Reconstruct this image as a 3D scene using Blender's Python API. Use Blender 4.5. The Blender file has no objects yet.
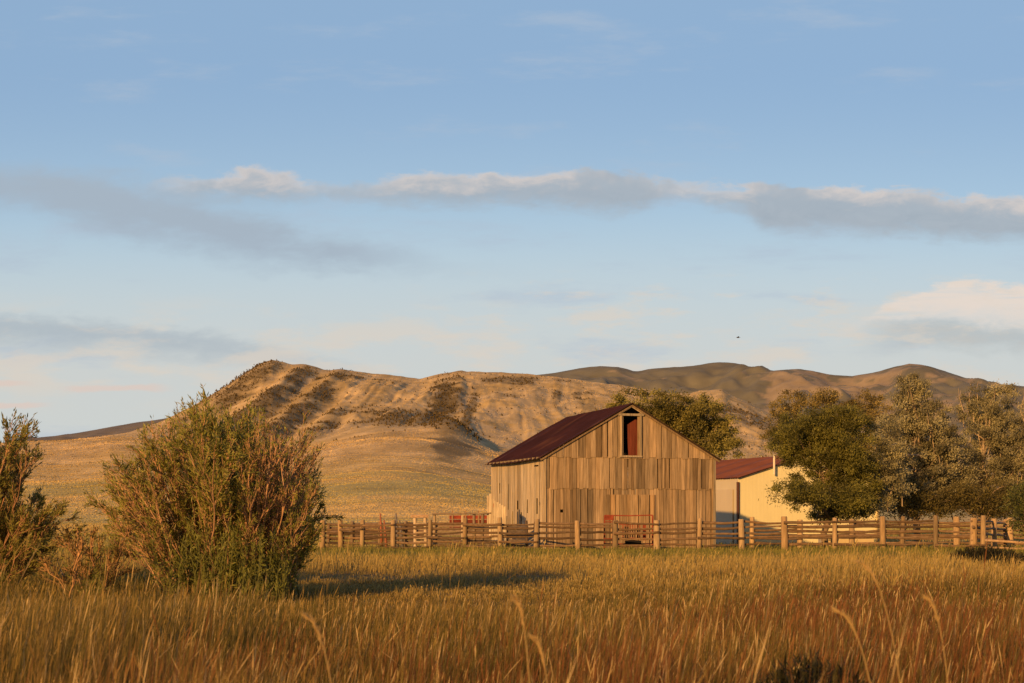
import bpy, math, random
import numpy as np
from mathutils import Vector
rng = np.random.default_rng(11); random.seed(11)
F, HX, HY, EYE = 1422.0, 512.0, 514.0, 1.7      # focal length in pixels, principal column, horizon row, eye height
sc = bpy.context.scene
COL = sc.collection
R = math.radians

# ------------------------------------------------------------------ helpers
_tab = np.random.default_rng(5).random((256, 256))
def vnoise(x, y):
    x = np.asarray(x, float); y = np.asarray(y, float)
    xi = np.floor(x).astype(int); yi = np.floor(y).astype(int)
    fx = x-xi; fy = y-yi
    fx = fx*fx*(3-2*fx); fy = fy*fy*(3-2*fy)
    g = lambda a, b: _tab[a & 255, b & 255]
    return (g(xi, yi)*(1-fx)+g(xi+1, yi)*fx)*(1-fy)+(g(xi, yi+1)*(1-fx)+g(xi+1, yi+1)*fx)*fy
def fbm(x, y, o=4, gain=.5):
    s = 0; a = 1; t = 0
    for k in range(o):
        s = s+a*vnoise(x*2**k+17*k, y*2**k-9*k); t += a; a *= gain
    return s/t
def ss(a, b, x):
    t = np.clip((np.asarray(x, float)-a)/(b-a), 0, 1); return t*t*(3-2*t)
def mix(a, b, t):
    t = np.asarray(t, float)[..., None]; return np.asarray(a)*(1-t)+np.asarray(b)*t
def zg(x, y):
    y = np.asarray(y, float); x = np.asarray(x, float)
    return -.02*np.clip(y-63, 0, 27)+.05*(vnoise(x/5.0, y/5.0)-.5)*ss(4, 12, y)
def at(px, py, d):                                # where a pixel's ray meets depth d
    return np.array([(px-HX)/F*d, d, EYE+(HY-py)/F*d])

class MB:
    def __init__(s): s.v=[]; s.q=[]; s.t=[]; s.c=[]; s.n=0
    def add(s, v, q=None, t=None, c=(.5,.5,.5)):
        v = np.asarray(v, float).reshape(-1, 3); c = np.asarray(c, float)
        if c.ndim == 1: c = np.tile(c, (len(v), 1))
        s.v.append(v); s.c.append(c)
        if q is not None and len(q): s.q.append(np.asarray(q, int)+s.n)
        if t is not None and len(t): s.t.append(np.asarray(t, int)+s.n)
        s.n += len(v)
    def box8(s, p, c=(.5,.5,.5)):                 # p: 4 bottom + 4 top corners
        s.add(p, [[3,2,1,0],[4,5,6,7],[0,1,5,4],[1,2,6,5],[2,3,7,6],[3,0,4,7]], None, c)
    def box(s, o, sx, sy, sz, c=(.5,.5,.5), ax=(1,0,0), ay=(0,1,0), az=(0,0,1)):
        o=np.asarray(o,float); ax,ay,az=[np.asarray(a,float) for a in (ax,ay,az)]
        P=[o+ax*a*sx+ay*b*sy+az*e*sz for e in (-.5,.5) for a,b in ((-.5,-.5),(.5,-.5),(.5,.5),(-.5,.5))]
        s.box8(P, c)
    def tube(s, pts, rad, k=5, c=(.5,.5,.5), cap=True):
        p = np.asarray(pts, float); n = len(p); rad = np.broadcast_to(np.asarray(rad, float), (n,))
        d = np.gradient(p, axis=0); d /= np.linalg.norm(d, axis=1)[:,None]+1e-9
        ref = np.array([0,0,1.]) if abs(d[:,2]).mean() < .8 else np.array([1.,0,0])
        a = np.cross(d, ref); a /= np.linalg.norm(a, axis=1)[:,None]+1e-9
        b = np.cross(d, a)
        th = np.arange(k)*2*math.pi/k
        v = p[:,None]+rad[:,None,None]*(a[:,None]*np.cos(th)[None,:,None]+b[:,None]*np.sin(th)[None,:,None])
        i = np.arange(n-1)[:,None]*k; j = np.arange(k)[None]; j2=(j+1)%k
        q = np.stack([i+j, i+j2, i+k+j2, i+k+j], -1).reshape(-1,4)
        cc = np.asarray(c, float)
        if cc.ndim == 2: cc = np.repeat(cc, k, 0)
        t = []
        if cap:
            t = [[0, x+1, x] for x in range(1, k-1)]+[[(n-1)*k, (n-1)*k+x, (n-1)*k+x+1] for x in range(1, k-1)]
        s.add(v.reshape(-1,3), q, t, cc)
    def leaves(s, p, d, L, W, c):
        n=len(p); d=d/(np.linalg.norm(d,axis=1)[:,None]+1e-9)
        r=rng.normal(size=(n,3)); a=np.cross(d,r); a/=np.linalg.norm(a,axis=1)[:,None]+1e-9
        L=np.broadcast_to(L,(n,))[:,None]; W=np.broadcast_to(W,(n,))[:,None]
        m=p+d*L*.45
        v=np.stack([p, m+a*W*.5, p+d*L, m-a*W*.5],1).reshape(-1,3)
        s.add(v, np.arange(4*n).reshape(-1,4), None, np.repeat(c,4,0))
    def build(s, name, mat, parent=None, smooth=False):
        v=np.concatenate(s.v); c=np.concatenate(s.c)
        if parent is not None: v=v-np.array(parent.location)
        me=bpy.data.meshes.new(name)
        q=np.concatenate(s.q) if s.q else np.zeros((0,4),int); t=np.concatenate(s.t) if s.t else np.zeros((0,3),int)
        loops=np.concatenate([q.ravel(), t.ravel()]).astype(np.int32)
        st=np.concatenate([np.arange(len(q))*4, len(q)*4+np.arange(len(t))*3]).astype(np.int32)
        me.vertices.add(len(v)); me.vertices.foreach_set('co', v.astype(np.float32).ravel())
        me.loops.add(len(loops)); me.loops.foreach_set('vertex_index', loops)
        me.polygons.add(len(st)); me.polygons.foreach_set('loop_start', st)
        me.polygons.foreach_set('use_smooth', np.full(len(st), bool(smooth)))
        a=me.color_attributes.new('Col','FLOAT_COLOR','POINT')
        a.data.foreach_set('color', np.concatenate([c, np.ones((len(c),1))],1).astype(np.float32).ravel())
        me.update(calc_edges=True); me.validate()
        me.materials.append(mat)
        o=bpy.data.objects.new(name, me); COL.objects.link(o)
        if parent is not None: o.parent=parent
        return o
def tag(o, label=None, cat=None, group=None, kind=None):
    if label: o['label']=label
    if cat: o['category']=cat
    if group: o['group']=group
    if kind: o['kind']=kind
    return o
def thing(name, loc, label, cat, group=None):
    o=bpy.data.objects.new(name, None); COL.objects.link(o); o.location=[float(x) for x in loc]; o.empty_display_size=.3
    return tag(o, label, cat, group)

# ------------------------------------------------------------------ materials
def nodes(name):
    m=bpy.data.materials.new(name); m.use_nodes=True; nt=m.node_tree
    return m, nt, nt.nodes, nt.links, nt.nodes['Principled BSDF']
def mat_v(name, rough=.85, nscale=(1,1,1), namt=.3, transl=0., bump=0., sheen=0., spec=.2, coords='Object', metal=0., det=5):
    """vertex colour times a procedural grain"""
    m,nt,N,L,b=nodes(name)
    a=N.new('ShaderNodeAttribute'); a.attribute_name='Col'
    tc=N.new('ShaderNodeTexCoord'); mp=N.new('ShaderNodeMapping'); mp.inputs['Scale'].default_value=nscale
    nz=N.new('ShaderNodeTexNoise'); nz.inputs['Scale'].default_value=1; nz.inputs['Detail'].default_value=det; nz.inputs['Roughness'].default_value=.62
    L.new(tc.outputs[coords], mp.inputs[0]); L.new(mp.outputs[0], nz.inputs['Vector'])
    mr=N.new('ShaderNodeMapRange'); mr.inputs[1].default_value=.25; mr.inputs[2].default_value=.75
    mr.inputs[3].default_value=1-namt; mr.inputs[4].default_value=1+namt
    L.new(nz.outputs['Fac'], mr.inputs[0])
    mu=N.new('ShaderNodeVectorMath'); mu.operation='SCALE'; L.new(a.outputs['Color'], mu.inputs[0]); L.new(mr.outputs[0], mu.inputs['Scale'])
    L.new(mu.outputs[0], b.inputs['Base Color'])
    b.inputs['Roughness'].default_value=rough; b.inputs['Specular IOR Level'].default_value=spec; b.inputs['Metallic'].default_value=metal
    if sheen:
        b.inputs['Sheen Weight'].default_value=sheen; b.inputs['Sheen Roughness'].default_value=.6
        L.new(mu.outputs[0], b.inputs['Sheen Tint'])
    if bump:
        bp=N.new('ShaderNodeBump'); bp.inputs['Strength'].default_value=bump; bp.inputs['Distance'].default_value=.02
        L.new(nz.outputs['Fac'], bp.inputs['Height']); L.new(bp.outputs[0], b.inputs['Normal'])
    if transl:
        t=N.new('ShaderNodeBsdfTranslucent'); L.new(mu.outputs[0], t.inputs['Color'])
        x=N.new('ShaderNodeMixShader'); x.inputs[0].default_value=transl
        L.new(b.outputs[0], x.inputs[1]); L.new(t.outputs[0], x.inputs[2]); L.new(x.outputs[0], N['Material Output'].inputs['Surface'])
    return m
M_board=mat_v('weathered_boards', .85, (15,15,.8), .55, bump=.15)
M_rail=mat_v('weathered_rails', .85, (6,6,9), .45, bump=.4)
M_post=mat_v('post_wood', .85, (14,14,2), .4, bump=.4)
M_leaf=mat_v('leaves', .55, (3,3,3), .15, transl=.3, spec=.35)
M_bark=mat_v('bark', .9, (9,9,3), .4, bump=.4)
M_grass=mat_v('grass_blades', .7, (2,2,2), .15, transl=.25, spec=.25)
M_metal=mat_v('painted_metal', .8, (.5,.5,1.2), .3, spec=.12)
M_rust=mat_v('rusty_red_metal', .7, (5,5,5), .45, bump=.2)
M_siding=mat_v('painted_siding', .55, (.7,.7,.25), .07, spec=.3)
M_hill=mat_v('hill_soil', .95, (.035,.035,.035), .3, sheen=.0, det=8)
M_mtn=mat_v('mountain_soil', .95, (.008,.008,.008), .25, det=9)

# ------------------------------------------------------------------ ground
def make_ground():
    r=np.concatenate([[.01,1.5],np.arange(3,130,1.6),130*1.06**np.arange(1,80)]); r=r[r<13000]
    th=np.arange(240)/240*2*math.pi
    X=r[:,None]*np.cos(th); Y=r[:,None]*np.sin(th); Z=zg(X,np.clip(Y,-1e9,1e9))
    n1=fbm(X/9,Y/9,4); n2=fbm(X/60+5,Y/35,4)
    near=mix((.10,.065,.028),(.15,.11,.04),n1)
    green=mix((.13,.14,.035),(.22,.19,.06),n1)
    far=mix((.50,.37,.13),(.36,.31,.10),ss(.35,.6,n2))
    far=mix(far,(.26,.21,.09),ss(.6,.72,fbm(X/40,Y/14,3)))
    c=mix(near,green,ss(46,60,Y)); c=mix(c,far,ss(88,130,Y))
    m=len(th); i=np.arange(len(r)-1)[:,None]*m; j=np.arange(m)[None]; j2=(j+1)%m
    q=np.stack([i+j,i+m+j,i+m+j2,i+j2],-1).reshape(-1,4)
    mb=MB(); mb.add(np.stack([X,Y,Z],-1).reshape(-1,3), q, None, c.reshape(-1,3))
    tag(mb.build('ground', mat_v('ground_soil',.95,(.9,.9,.9),.35,sheen=.3,bump=.0), smooth=True), kind='structure')
make_ground()

# ------------------------------------------------------------------ hills
def interp(tbl, px):
    a=np.array(tbl,float); return np.interp(px, a[:,0], a[:,1])
SKY_MAIN=[(-700,452),(-100,447),(26,441),(60,440),(100,436),(130,431),(160,421),(200,402),(225,386),(250,370),(262,363),(272,360),(285,361),(300,364),(340,368),(380,373),(405,376),(420,378),(432,375),(445,372),(462,370),(490,372),(528,373),(560,376),(600,381),(640,386),(665,392),(690,392),(700,389),(722,388),(732,394),(750,402),(775,414),(810,426),(900,436),(1024,442),(1600,455)]
APRON=[(-700,58),(26,70),(130,80),(200,66),(300,66),(340,78),(385,88),(425,86),(470,66),(520,52),(620,45),(720,40),(1600,30)]
def main_hill():
    px=np.concatenate([np.arange(-700,-40,8.),np.arange(-40,800,1.5),np.arange(800,1600,6.)])
    D=np.concatenate([np.linspace(330,1150,90),np.linspace(1160,2050,150),np.linspace(2060,2600,24)])
    P,DD=np.meshgrid(px,D,indexing='xy'); P=P.copy()
    S=HY-interp(SKY_MAIN,P)-1; ap=interp(APRON,px+18*(fbm(px/40,px*0+2,3)-.5)); gk=np.exp(-.5*(np.arange(-60,61)/22.)**2); ap=np.convolve(np.pad(ap,60,'edge'),gk/gk.sum(),'valid'); A=np.minimum(ap[None]*np.ones_like(P),S-2)
    t1=np.clip((DD-330)/(1130-330),0,1); t2=np.clip((DD-1130)/(2050-1130),0,1)
    e=-12+(A+12)*(t1**.8)+(S-A)*(.55*t2+.45*ss(0,1,t2))
    X=(P-HX)/F*DD; Y=DD
    Z=EYE+e/F*DD
    back=np.clip((DD-2050)/550,0,1); Z=Z-back*140
    steep=ss(.02,.25,t2)*(1-.65*ss(.82,1,t2))
    steep=steep*np.clip((S-A)/30,.04,1)
    w=P-1.3*e
    dia=ss(355,330,P)*ss(200,230,P+0*e)*steep
    ph=(w-77)/45*2*math.pi
    Z=Z+dia*5*np.cos(ph+.9)
    warp=fbm(X/160,Y/160,3)
    rid=1-np.abs(2*fbm((X+warp*120)/105,Y/260+3,5)-1)*1.0
    nb0=fbm(X/200+3,Y/160,3)
    stk=fbm(np.where(P<430,w,P*1.15+34*fbm(P/46,e/26,3)+.35*e)/12,e/46+7,4)
    Z=Z+steep*(1-.6*dia)*(rid-.72)*13+steep*(fbm(X/30,Y/44,5,.6)-.5)*6+steep*(stk-.5)*9*(1-.5*dia)*np.where(P<430,1,.62)*(.5+1.*ss(.4,.6,nb0))
    lowf=ss(.15,.6,t1)*(1-ss(.0,.15,t2))
    Z=Z+lowf*(fbm(X/170,Y/110,4)-.5)*16
    # dark knoll in front of the cliffs
    kn=np.exp(-(((P-452)/26)**2+((DD-1190)/95)**2)); Z=Z+kn*17
    # cliffs right of it
    cl=ss(452,470,P)*ss(590,520,P)*ss(.03,.12,t2)*ss(.9,.5,t2)
    Z=Z+cl*(1-np.abs(2*fbm(X/45,Y/200,3)-1)-.7)*12
    ee=(Z-EYE)/DD*F                                    # apparent height, used only to know where on the slope a point lies
    n=fbm(X/70,Y/70,5); nf=fbm(X/18,Y/24,4); nb=fbm(X/260+9,Y/200,4)
    vf=fbm(X/9,Y/13,4,.6); c=mix((.54,.40,.19),(.66,.50,.27),ss(.3,.7,nf)); c=mix(c,(.36,.27,.125),ss(.50,.62,stk+.35*(vf-.5))*steep*.65); c=c*(.74+.52*vf)[...,None]
    c=mix(c,(.52,.42,.27),ss(.55,.75,n)*steep*.8)
    c=mix(c,(.53,.42,.26),cl*ss(.35,.6,nf)*.8)
    veg=dia*ss(.35,.85,np.cos(ph+.15+3.2*(n-.5)+2.2*(nf-.5))*.5+.5)*.95*ss(.36,.52,nf+.12)*ss(.30,.46,n+.25*ss(330,250,P))
    veg=np.maximum(veg, ss(.56,.66,n)*ss(.42,.58,stk)*steep*(1-cl*.7)*.8)
    veg=np.maximum(veg, np.exp(-(((P-445)/12)**2+((ee-112)/22)**2))*ss(.3,.5,nf+.12))
    veg=np.maximum(veg, kn**.35*ss(.2,.5,kn)*.9)
    veg=np.maximum(veg, np.exp(-(((P-395)/42)**2+((ee-93)/6)**2))*.8)
    veg=np.maximum(veg, ss(600,680,P)*ss(.45,.6,nb)*ss(.3,.55,nf)*.75*ss(.3,.8,t1))
    veg=np.maximum(veg, .55*lowf*ss(.54,.62,fbm(X/120+4,Y/60,4))*.65*ss(340,370,P+30*n))
    veg=np.maximum(veg, np.exp(-((ee-22-8*(nb-.5))/6)**2)*ss(330,350,P)*ss(475,440,P)*ss(.3,.5,nf)*.8)
    rim=ss(205,225,P)*ss(275,262,P)*ss(.93,.985,t2); veg=np.maximum(veg,rim*.95); veg=np.maximum(veg,np.exp(-(((P-400)/46)**2+((ee-98+.12*(P-400))/7)**2))*ss(.35,.5,nf)*.95)
    jit=1.3*(nf-.5)
    veg=np.maximum(veg,ss(1.25,.75,np.hypot((P-454)/23,(ee-66)/14)+jit)*.95)
    veg=np.maximum(veg,ss(1.2,.7,np.hypot((P-443-.25*(ee-110))/15,(ee-110)/24)+jit*1.3))
    veg=np.maximum(veg,ss(1.2,.7,np.hypot((P-470-.3*(ee-105))/5,(ee-100)/24)+jit*1.2)*.7)
    veg=np.maximum(veg,ss(1.2,.8,np.hypot((P-405)/55,(ee-32-.1*(P-405))/7)+jit*1.8)*.75)
    veg=np.maximum(veg,ss(1.2,.8,np.hypot((P-370)/30,(ee-18)/4)+jit*1.8)*.6)
    veg=np.clip(veg*ss(.25,.5,vf+.35*veg),0,1)
    c=mix(c,(.15,.115,.055),np.clip(veg,0,1)*.88)
    fld=(1-ss(.35,.8,t1))
    bands=fbm(P/260+2,DD/55,3)
    c=mix(c,mix((.68,.50,.19),(.50,.42,.15),ss(.38,.6,bands)),fld*.85)
    ncol=len(px); i=np.arange(len(D)-1)[:,None]*ncol; j=np.arange(ncol-1)[None]
    q=np.stack([i+j,i+j+1,i+ncol+j+1,i+ncol+j],-1).reshape(-1,4)
    V=np.stack([X,Y,Z],-1)
    mb=MB(); mb.add(V.reshape(-1,3),q,None,c.reshape(-1,3))
    tag(mb.build('hills',M_hill,smooth=True),kind='structure')
    # bunch grass standing on the lower slopes and the valley floor
    pg=(np.gradient(px)[None]*np.ones_like(DD))*(np.gradient(e,axis=0).clip(.02))*(P>-80)*(P<800)*(DD>340)*(DD<2040)*(1-.8*np.clip(veg,0,1))
    pg=pg*np.where(t2>.02,.2,1.); pg=pg.ravel()/pg.sum(); k=260000; idx=rng.choice(len(pg),k,p=pg)
    p=V.reshape(-1,3)[idx]; ct=np.arctan2(p[:,0],p[:,1])
    p=p+np.stack([rng.uniform(-1.2,1.2,k),rng.uniform(-2.5,2.5,k),np.full(k,-.12)],1)
    mb=MB(); mb.leaves(p,np.stack([rng.normal(size=k)*.25,rng.normal(size=k)*.25,np.ones(k)],1),rng.uniform(.25,.5,k)*(p[:,1]/900)**.7,rng.uniform(.5,1.1,k)*(p[:,1]/900)**.7,c.reshape(-1,3)[idx]*rng.uniform(.78,.98,(k,1)))
    tag(mb.build('hillside_grass',M_hill),'dry golden bunch grass covering the lower hillsides and valley floor','grass',kind='stuff')
    # junipers and scrub on the slopes: a far-off mass
    pr=np.clip(veg-.15,0,1)**1.3*(DD>1120)*(DD<2060)*(P>-60)*(P<820)+.05*ss(.45,.7,nf)*(DD>1130)*(DD<2060)*(S-A>25)
    dens=np.gradient(px)[None]*np.gradient(D)[:,None]*DD/1e4
    pr=(pr*dens).ravel(); pr/=pr.sum()
    k=11000; idx=rng.choice(len(pr),k,p=pr)
    p=V.reshape(-1,3)[idx]+rng.normal(size=(k,3))*[2.5,4,0]
    r=rng.uniform(.35,1.15,k)*np.where(rng.random(k)<.1,1.4,1)
    octa=np.array([[1,0,0],[-.5,.87,0],[-.5,-.87,0],[.5,.5,.9],[-.7,0,.9],[.4,-.6,.9],[0,0,1.7],[0,0,-.6]])
    tri=np.array([[0,1,3],[1,4,3],[1,2,4],[2,5,4],[2,0,5],[0,3,5],[3,4,6],[4,5,6],[5,3,6],[1,0,7],[2,1,7],[0,2,7]])
    vv=p[:,None]+octa[None]*r[:,None,None]*rng.uniform(.75,1.25,(k,8,1))
    tt=(tri[None]+np.arange(k)[:,None,None]*8).reshape(-1,3)
    cc=mix((.085,.065,.03),(.15,.11,.05),rng.random(k))
    mb=MB(); mb.add(vv.reshape(-1,3),None,tt,np.repeat(cc,8,0))
    tag(mb.build('hillside_scrub',M_hill,smooth=True),'dark junipers and scrub scattered over the golden hillsides','scrub',kind='stuff')
main_hill()

def far_ridge(name,sky,D0,Dc,e0,amp,colA,colB,colF,haze,hz,fthr,step,seed,px0,px1):
    px=np.arange(px0,px1,step); D=np.concatenate([np.linspace(D0,Dc,150),np.linspace(Dc*1.01,Dc*1.25,12)])
    P,DD=np.meshgrid(px,D); S=HY-interp(sky,P)
    t=np.clip((DD-D0)/(Dc-D0),0,1)
    e=e0+(S-e0)*(.6*t+.4*ss(0,1,t)); X=(P-HX)/F*DD; Y=DD
    Z=EYE+e/F*DD-np.clip((DD-Dc)/(Dc*.25),0,1)*Dc*.08
    st=ss(0,.2,t)*(1-.8*ss(.85,1,t))
    wq=fbm(X/900+seed,Y/900,3)
    rid=1-np.abs(2*fbm((X+500*wq)/520+seed,Y/900,5)-1)
    Z=Z+st*(rid-.7)*amp+st*(fbm(X/110,Y/150,5)-.5)*amp*.4
    n=fbm(X/420+seed,Y/420,6,.6); nf=fbm(X/60,Y/80,5,.6)
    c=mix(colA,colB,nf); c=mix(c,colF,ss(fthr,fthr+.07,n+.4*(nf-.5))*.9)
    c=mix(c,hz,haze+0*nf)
    m=len(px); i=np.arange(len(D)-1)[:,None]*m; j=np.arange(m-1)[None]
    mb=MB(); mb.add(np.stack([X,Y,Z],-1).reshape(-1,3),np.stack([i+j,i+j+1,i+m+j+1,i+m+j],-1).reshape(-1,4),None,c.reshape(-1,3))
    tag(mb.build(name,M_mtn,smooth=True),kind='structure')
SKY_FAR=[(300,400),(480,380),(520,376),(554,373),(575,369),(601,367),(618,368),(634,372),(660,369),(682,366),(700,363),(720,362),(735,364),(748,368),(771,372),(785,369),(800,368),(815,371),(828,374),(852,376),(866,374),(880,371),(895,366),(909,363),(920,364),(932,368),(965,379),(989,385),(1024,388),(1150,396),(1700,410)]
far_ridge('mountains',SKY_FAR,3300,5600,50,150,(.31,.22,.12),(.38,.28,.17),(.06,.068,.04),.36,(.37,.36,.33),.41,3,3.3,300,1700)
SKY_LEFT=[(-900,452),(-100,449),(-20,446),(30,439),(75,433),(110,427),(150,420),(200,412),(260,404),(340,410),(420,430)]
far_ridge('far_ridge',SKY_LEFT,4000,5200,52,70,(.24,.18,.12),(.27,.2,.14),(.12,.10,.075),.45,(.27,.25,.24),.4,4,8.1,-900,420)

# ------------------------------------------------------------------ barn
class Frame:
    def __init__(s,x,y,deg): s.o=np.array([x,y]); a=R(deg); s.u=np.array([math.cos(a),math.sin(a)]); s.v=np.array([-math.sin(a),math.cos(a)])
    def __call__(s,a,b,z):
        p=s.o+s.u*a+s.v*b; return np.array([p[0],p[1],z])
def wood(base=(.42,.35,.26),v=.3):
    k=random.uniform(1-v,1+v)*(.66 if random.random()<.16 else 1); g=random.uniform(-.04,.04)
    return (base[0]*k*(1+g),base[1]*k,base[2]*k*(1-g*1.5))
def boards(mb,pt,s0,s1,zb,zt,off,holes=(),wr=(.17,.28),col=None,th=.028,ragged=.03,gap=(.006,.024)):
    """vertical planks; pt(s, out, z) places a point; zb/zt numbers or functions of s"""
    s=s0
    f=lambda h,x: h(x) if callable(h) else h
    while s<s1-.02:
        w=min(random.uniform(*wr)*random.uniform(.75,1.2),s1-s); wide=random.random()<.3; a=s+random.uniform(*gap)/2; b=s+w-random.uniform(*gap)/2-(random.uniform(.02,.045) if wide else 0)
        c=wood(*(col or ())) if col else wood()
        o=off+random.uniform(-.002,.002)
        rb=random.uniform(-ragged,ragged)
        z0=f(zb,(a+b)/2)+rb; segs=[(z0,None)]
        mid=(a+b)/2
        for (h0,h1,ha,hb) in sorted(holes,key=lambda h:h[2]):
            if a-.015<=(h0+h1)/2<b+.015 or h0<mid<h1:
                lo,_=segs.pop(); segs.append((lo,ha)); segs.append((hb,None))
        for lo,hi in segs:
            ta=f(zt,a) if hi is None else hi; tb=f(zt,b) if hi is None else hi
            if max(ta,tb)-lo<.03: continue
            ta=max(ta,lo+.01); tb=max(tb,lo+.01)
            tl=random.uniform(-.006,.006)
            P=[pt(a,o,lo),pt(b,o,lo),pt(b,o-th,lo),pt(a,o-th,lo),pt(a+tl,o,ta),pt(b+tl,o,tb),pt(b+tl,o-th,tb),pt(a+tl,o-th,ta)]
            mb.box8(P,c)
        s+=w
def make_barn():
    Fb=Frame(1.74,75,17); W,Ln,ZR,SL=9.72,10.2,7.6,.576
    root=thing('wooden_barn',Fb(W/2,Ln/2,-.35),'large weathered plank barn with dark maroon metal roof and open loft door','barn')
    roofz=lambda s: ZR-abs(s-W/2)*SL
    front=lambda s,o,z: Fb(s,-o,z)
    hay=(4.31,5.33,4.85,6.98); door=(3.5,6.2,-.6,2.72)
    mb=MB()
    boards(mb,front,0,W,-.6,3.09,0,holes=[door,(.92,1.0,1.78,1.94)],col=((.375,.28,.185),.27),wr=(.14,.25))
    boards(mb,front,0,W,3.03,4.77,.03,col=((.37,.275,.18),.27),ragged=.06,wr=(.15,.27))
    top=lambda s: min(roofz(s)-.02,7.08 if abs(s-4.84)<.46 else 99)
    boards(mb,front,-.02,W+.02,4.71,top,.06,holes=[hay],col=((.385,.285,.185),.25),wr=(.28,.44),gap=(.012,.04),ragged=.05)
    mb.build('front_wall',M_board,root)
    left=lambda s,o,z: Fb(-o,s,z)
    px=lambda p:None
    mb=MB()
    holes=[(6.55,6.72,1.95,3.4),(4.9,5.02,1.95,2.45),(3.0,3.22,1.75,2.5),(1.25,1.42,1.7,2.55),(.75,.95,2.15,2.35),(5.7,5.85,1.1,1.85),(4.2,4.35,1.15,1.8),(8.3,8.42,2.9,3.5),(1.2,2.0,4.25,4.33)]
    boards(mb,left,-.0,Ln,-.7,4.72,0,holes=holes,col=((.52,.42,.28),.18),wr=(.14,.26))
    mb.build('side_wall',M_board,root)
    mb=MB(); boards(mb,lambda s,o,z: Fb(W+o,s,z),0,Ln,-.7,4.72,0); mb.build('side_wall',M_board,root)
    mb=MB(); boards(mb,lambda s,o,z: Fb(s,Ln+o,z),0,W,-.7,lambda s:roofz(s)-.02,0,wr=(.25,.35)); mb.build('back_wall',M_board,root)
    # inner floor of the loft and a red inner door hanging behind the opening
    mb=MB(); mb.box(Fb(W/2,Ln/2,4.6),W-.2,Ln-.2,.08,(.12,.09,.06),ax=(*Fb.u,0),ay=(*Fb.v,0))
    mb.build('loft_floor',M_board,root)
    mb=MB()
    for k in range(5):
        sb=4.86+k*.12; st=4.74+k*.145; zt=6.5+.09*k
        P=[Fb(sb,.3,4.65),Fb(sb+.115,.3,4.65),Fb(sb+.115,.33,4.65),Fb(sb,.33,4.65),Fb(st,.3,zt),Fb(st+.14,.3,zt+.08),Fb(st+.14,.33,zt+.08),Fb(st,.33,zt)]
        mb.box8(P,np.array((.15,.042,.028))*random.uniform(.85,1.15))
    tag(mb.build('loft_door',M_board,root),'red plank loft door swung inward')
    # trim round the loft door, header, rake boards, door rail, door
    u=(*Fb.u,0); v=(*Fb.v,0)
    mb=MB()
    for s in (hay[0]-.05,hay[1]+.05): mb.box(Fb(s,-.115,5.92),.1,.04,2.2,wood((.46,.38,.27)),u,v)
    mb.box(Fb(4.82,-.118,7.03),1.5,.05,.12,wood((.46,.38,.27)),u,v)
    mb.box(Fb(4.82,-.116,4.79),1.3,.04,.09,wood((.40,.33,.24)),u,v)
    for sg in (-1,1):
        a=Fb(W/2+sg*.62,-.112,7.12); b=Fb(W/2+sg*.03,-.112,7.46); d=b-a; l=np.linalg.norm(d); d/=l
        mb.box((a+b)/2,l,.04,.07,wood((.5,.42,.3)),d,v,np.cross(d,v))
    mb.build('loft_door_frame',M_board,root)
    for sg in (-1,1):
        mb=MB(); a=Fb(W/2+sg*(W/2+.3),-.14,roofz(W/2+sg*(W/2+.3))-.075); b=Fb(W/2,-.14,ZR-.075); d=b-a; l=np.linalg.norm(d); d/=l
        mb.box((a+b)/2,l,.03,.10,(.25,.18,.115),d,v,np.cross(d,v)); mb.build('rake_board',M_board,root)
    mb=MB(); boards(mb,front,3.45,6.25,-.45,2.74,.055,col=((.43,.30,.175),.2),ragged=.015)
    dr=mb.build('barn_door',M_board,root)
    mb=MB(); mb.box(Fb(4.78,-.17,2.84),3.5,.12,.12,(.13,.085,.055),u,v); mb.build('door_rail',M_rail,dr)  # rail coloured dark to draw its thin shadow line
    for z in (.5,2.2):
        mb=MB(); mb.box(Fb(4.85,-.076,z),2.7,.03,.13,(.34,.27,.19),u,v); mb.build('door_brace',M_board,dr)
    # corner posts
    for s in (0,W):
        mb=MB(); mb.box(Fb(s+(.03 if s else -.03),-.02,2.05),.13,.13,5.3,wood((.4,.33,.24)),u,v); mb.build('corner_post',M_board,root)
    # roof: two ribbed sheets, slightly sagging
    for sg in (-1,1):
        tt=np.linspace(-.24,Ln+.22,150); hh=np.linspace(0,W/2+.34,9)
        T,H=np.meshgrid(tt,hh)
        sag=-.07*np.sin(np.pi*(T/Ln))*(.4+.6*H/5)+.03*(fbm(T/1.2+sg*9,H/1.5,3)-.5)-.05*ss(8.4,8.6,T)*ss(1.2,.2,H)
        rib=.022*(np.cos(T/.22*2*math.pi)>.55)
        Zt=ZR+.045-H*SL+sag+rib
        A=W/2+sg*H
        top=np.stack([Fb.o[0]+Fb.u[0]*A+Fb.v[0]*T,Fb.o[1]+Fb.u[1]*A+Fb.v[1]*T,Zt],-1)
        m=len(tt); i=np.arange(len(hh)-1)[:,None]*m; j=np.arange(m-1)[None]; q=np.stack([i+j,i+j+1,i+m+j+1,i+m+j],-1).reshape(-1,4)
        seam=.85+.3*fbm(np.floor(T/.66)*3.7,H/3.0+np.floor(H/2.6),2)
        c=np.array((.044,.0145,.0145))*seam[...,None]
        c=mix(c,(.12,.05,.03),ss(.6,.75,fbm(T/1.3,H/.9+7,4))*.6)
        mb=MB(); mb.add(top.reshape(-1,3),q,None,c.reshape(-1,3))
        bot=top.copy(); bot[...,2]-=.03; mb.add(bot.reshape(-1,3),q[:,::-1],None,(.10,.08,.06))
        # close the rim
        rimi=np.concatenate([np.arange(m),np.arange(1,len(hh))*m+m-1,(len(hh)-1)*m+np.arange(m-2,-1,-1),np.arange(len(hh)-2,0,-1)*m])
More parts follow.
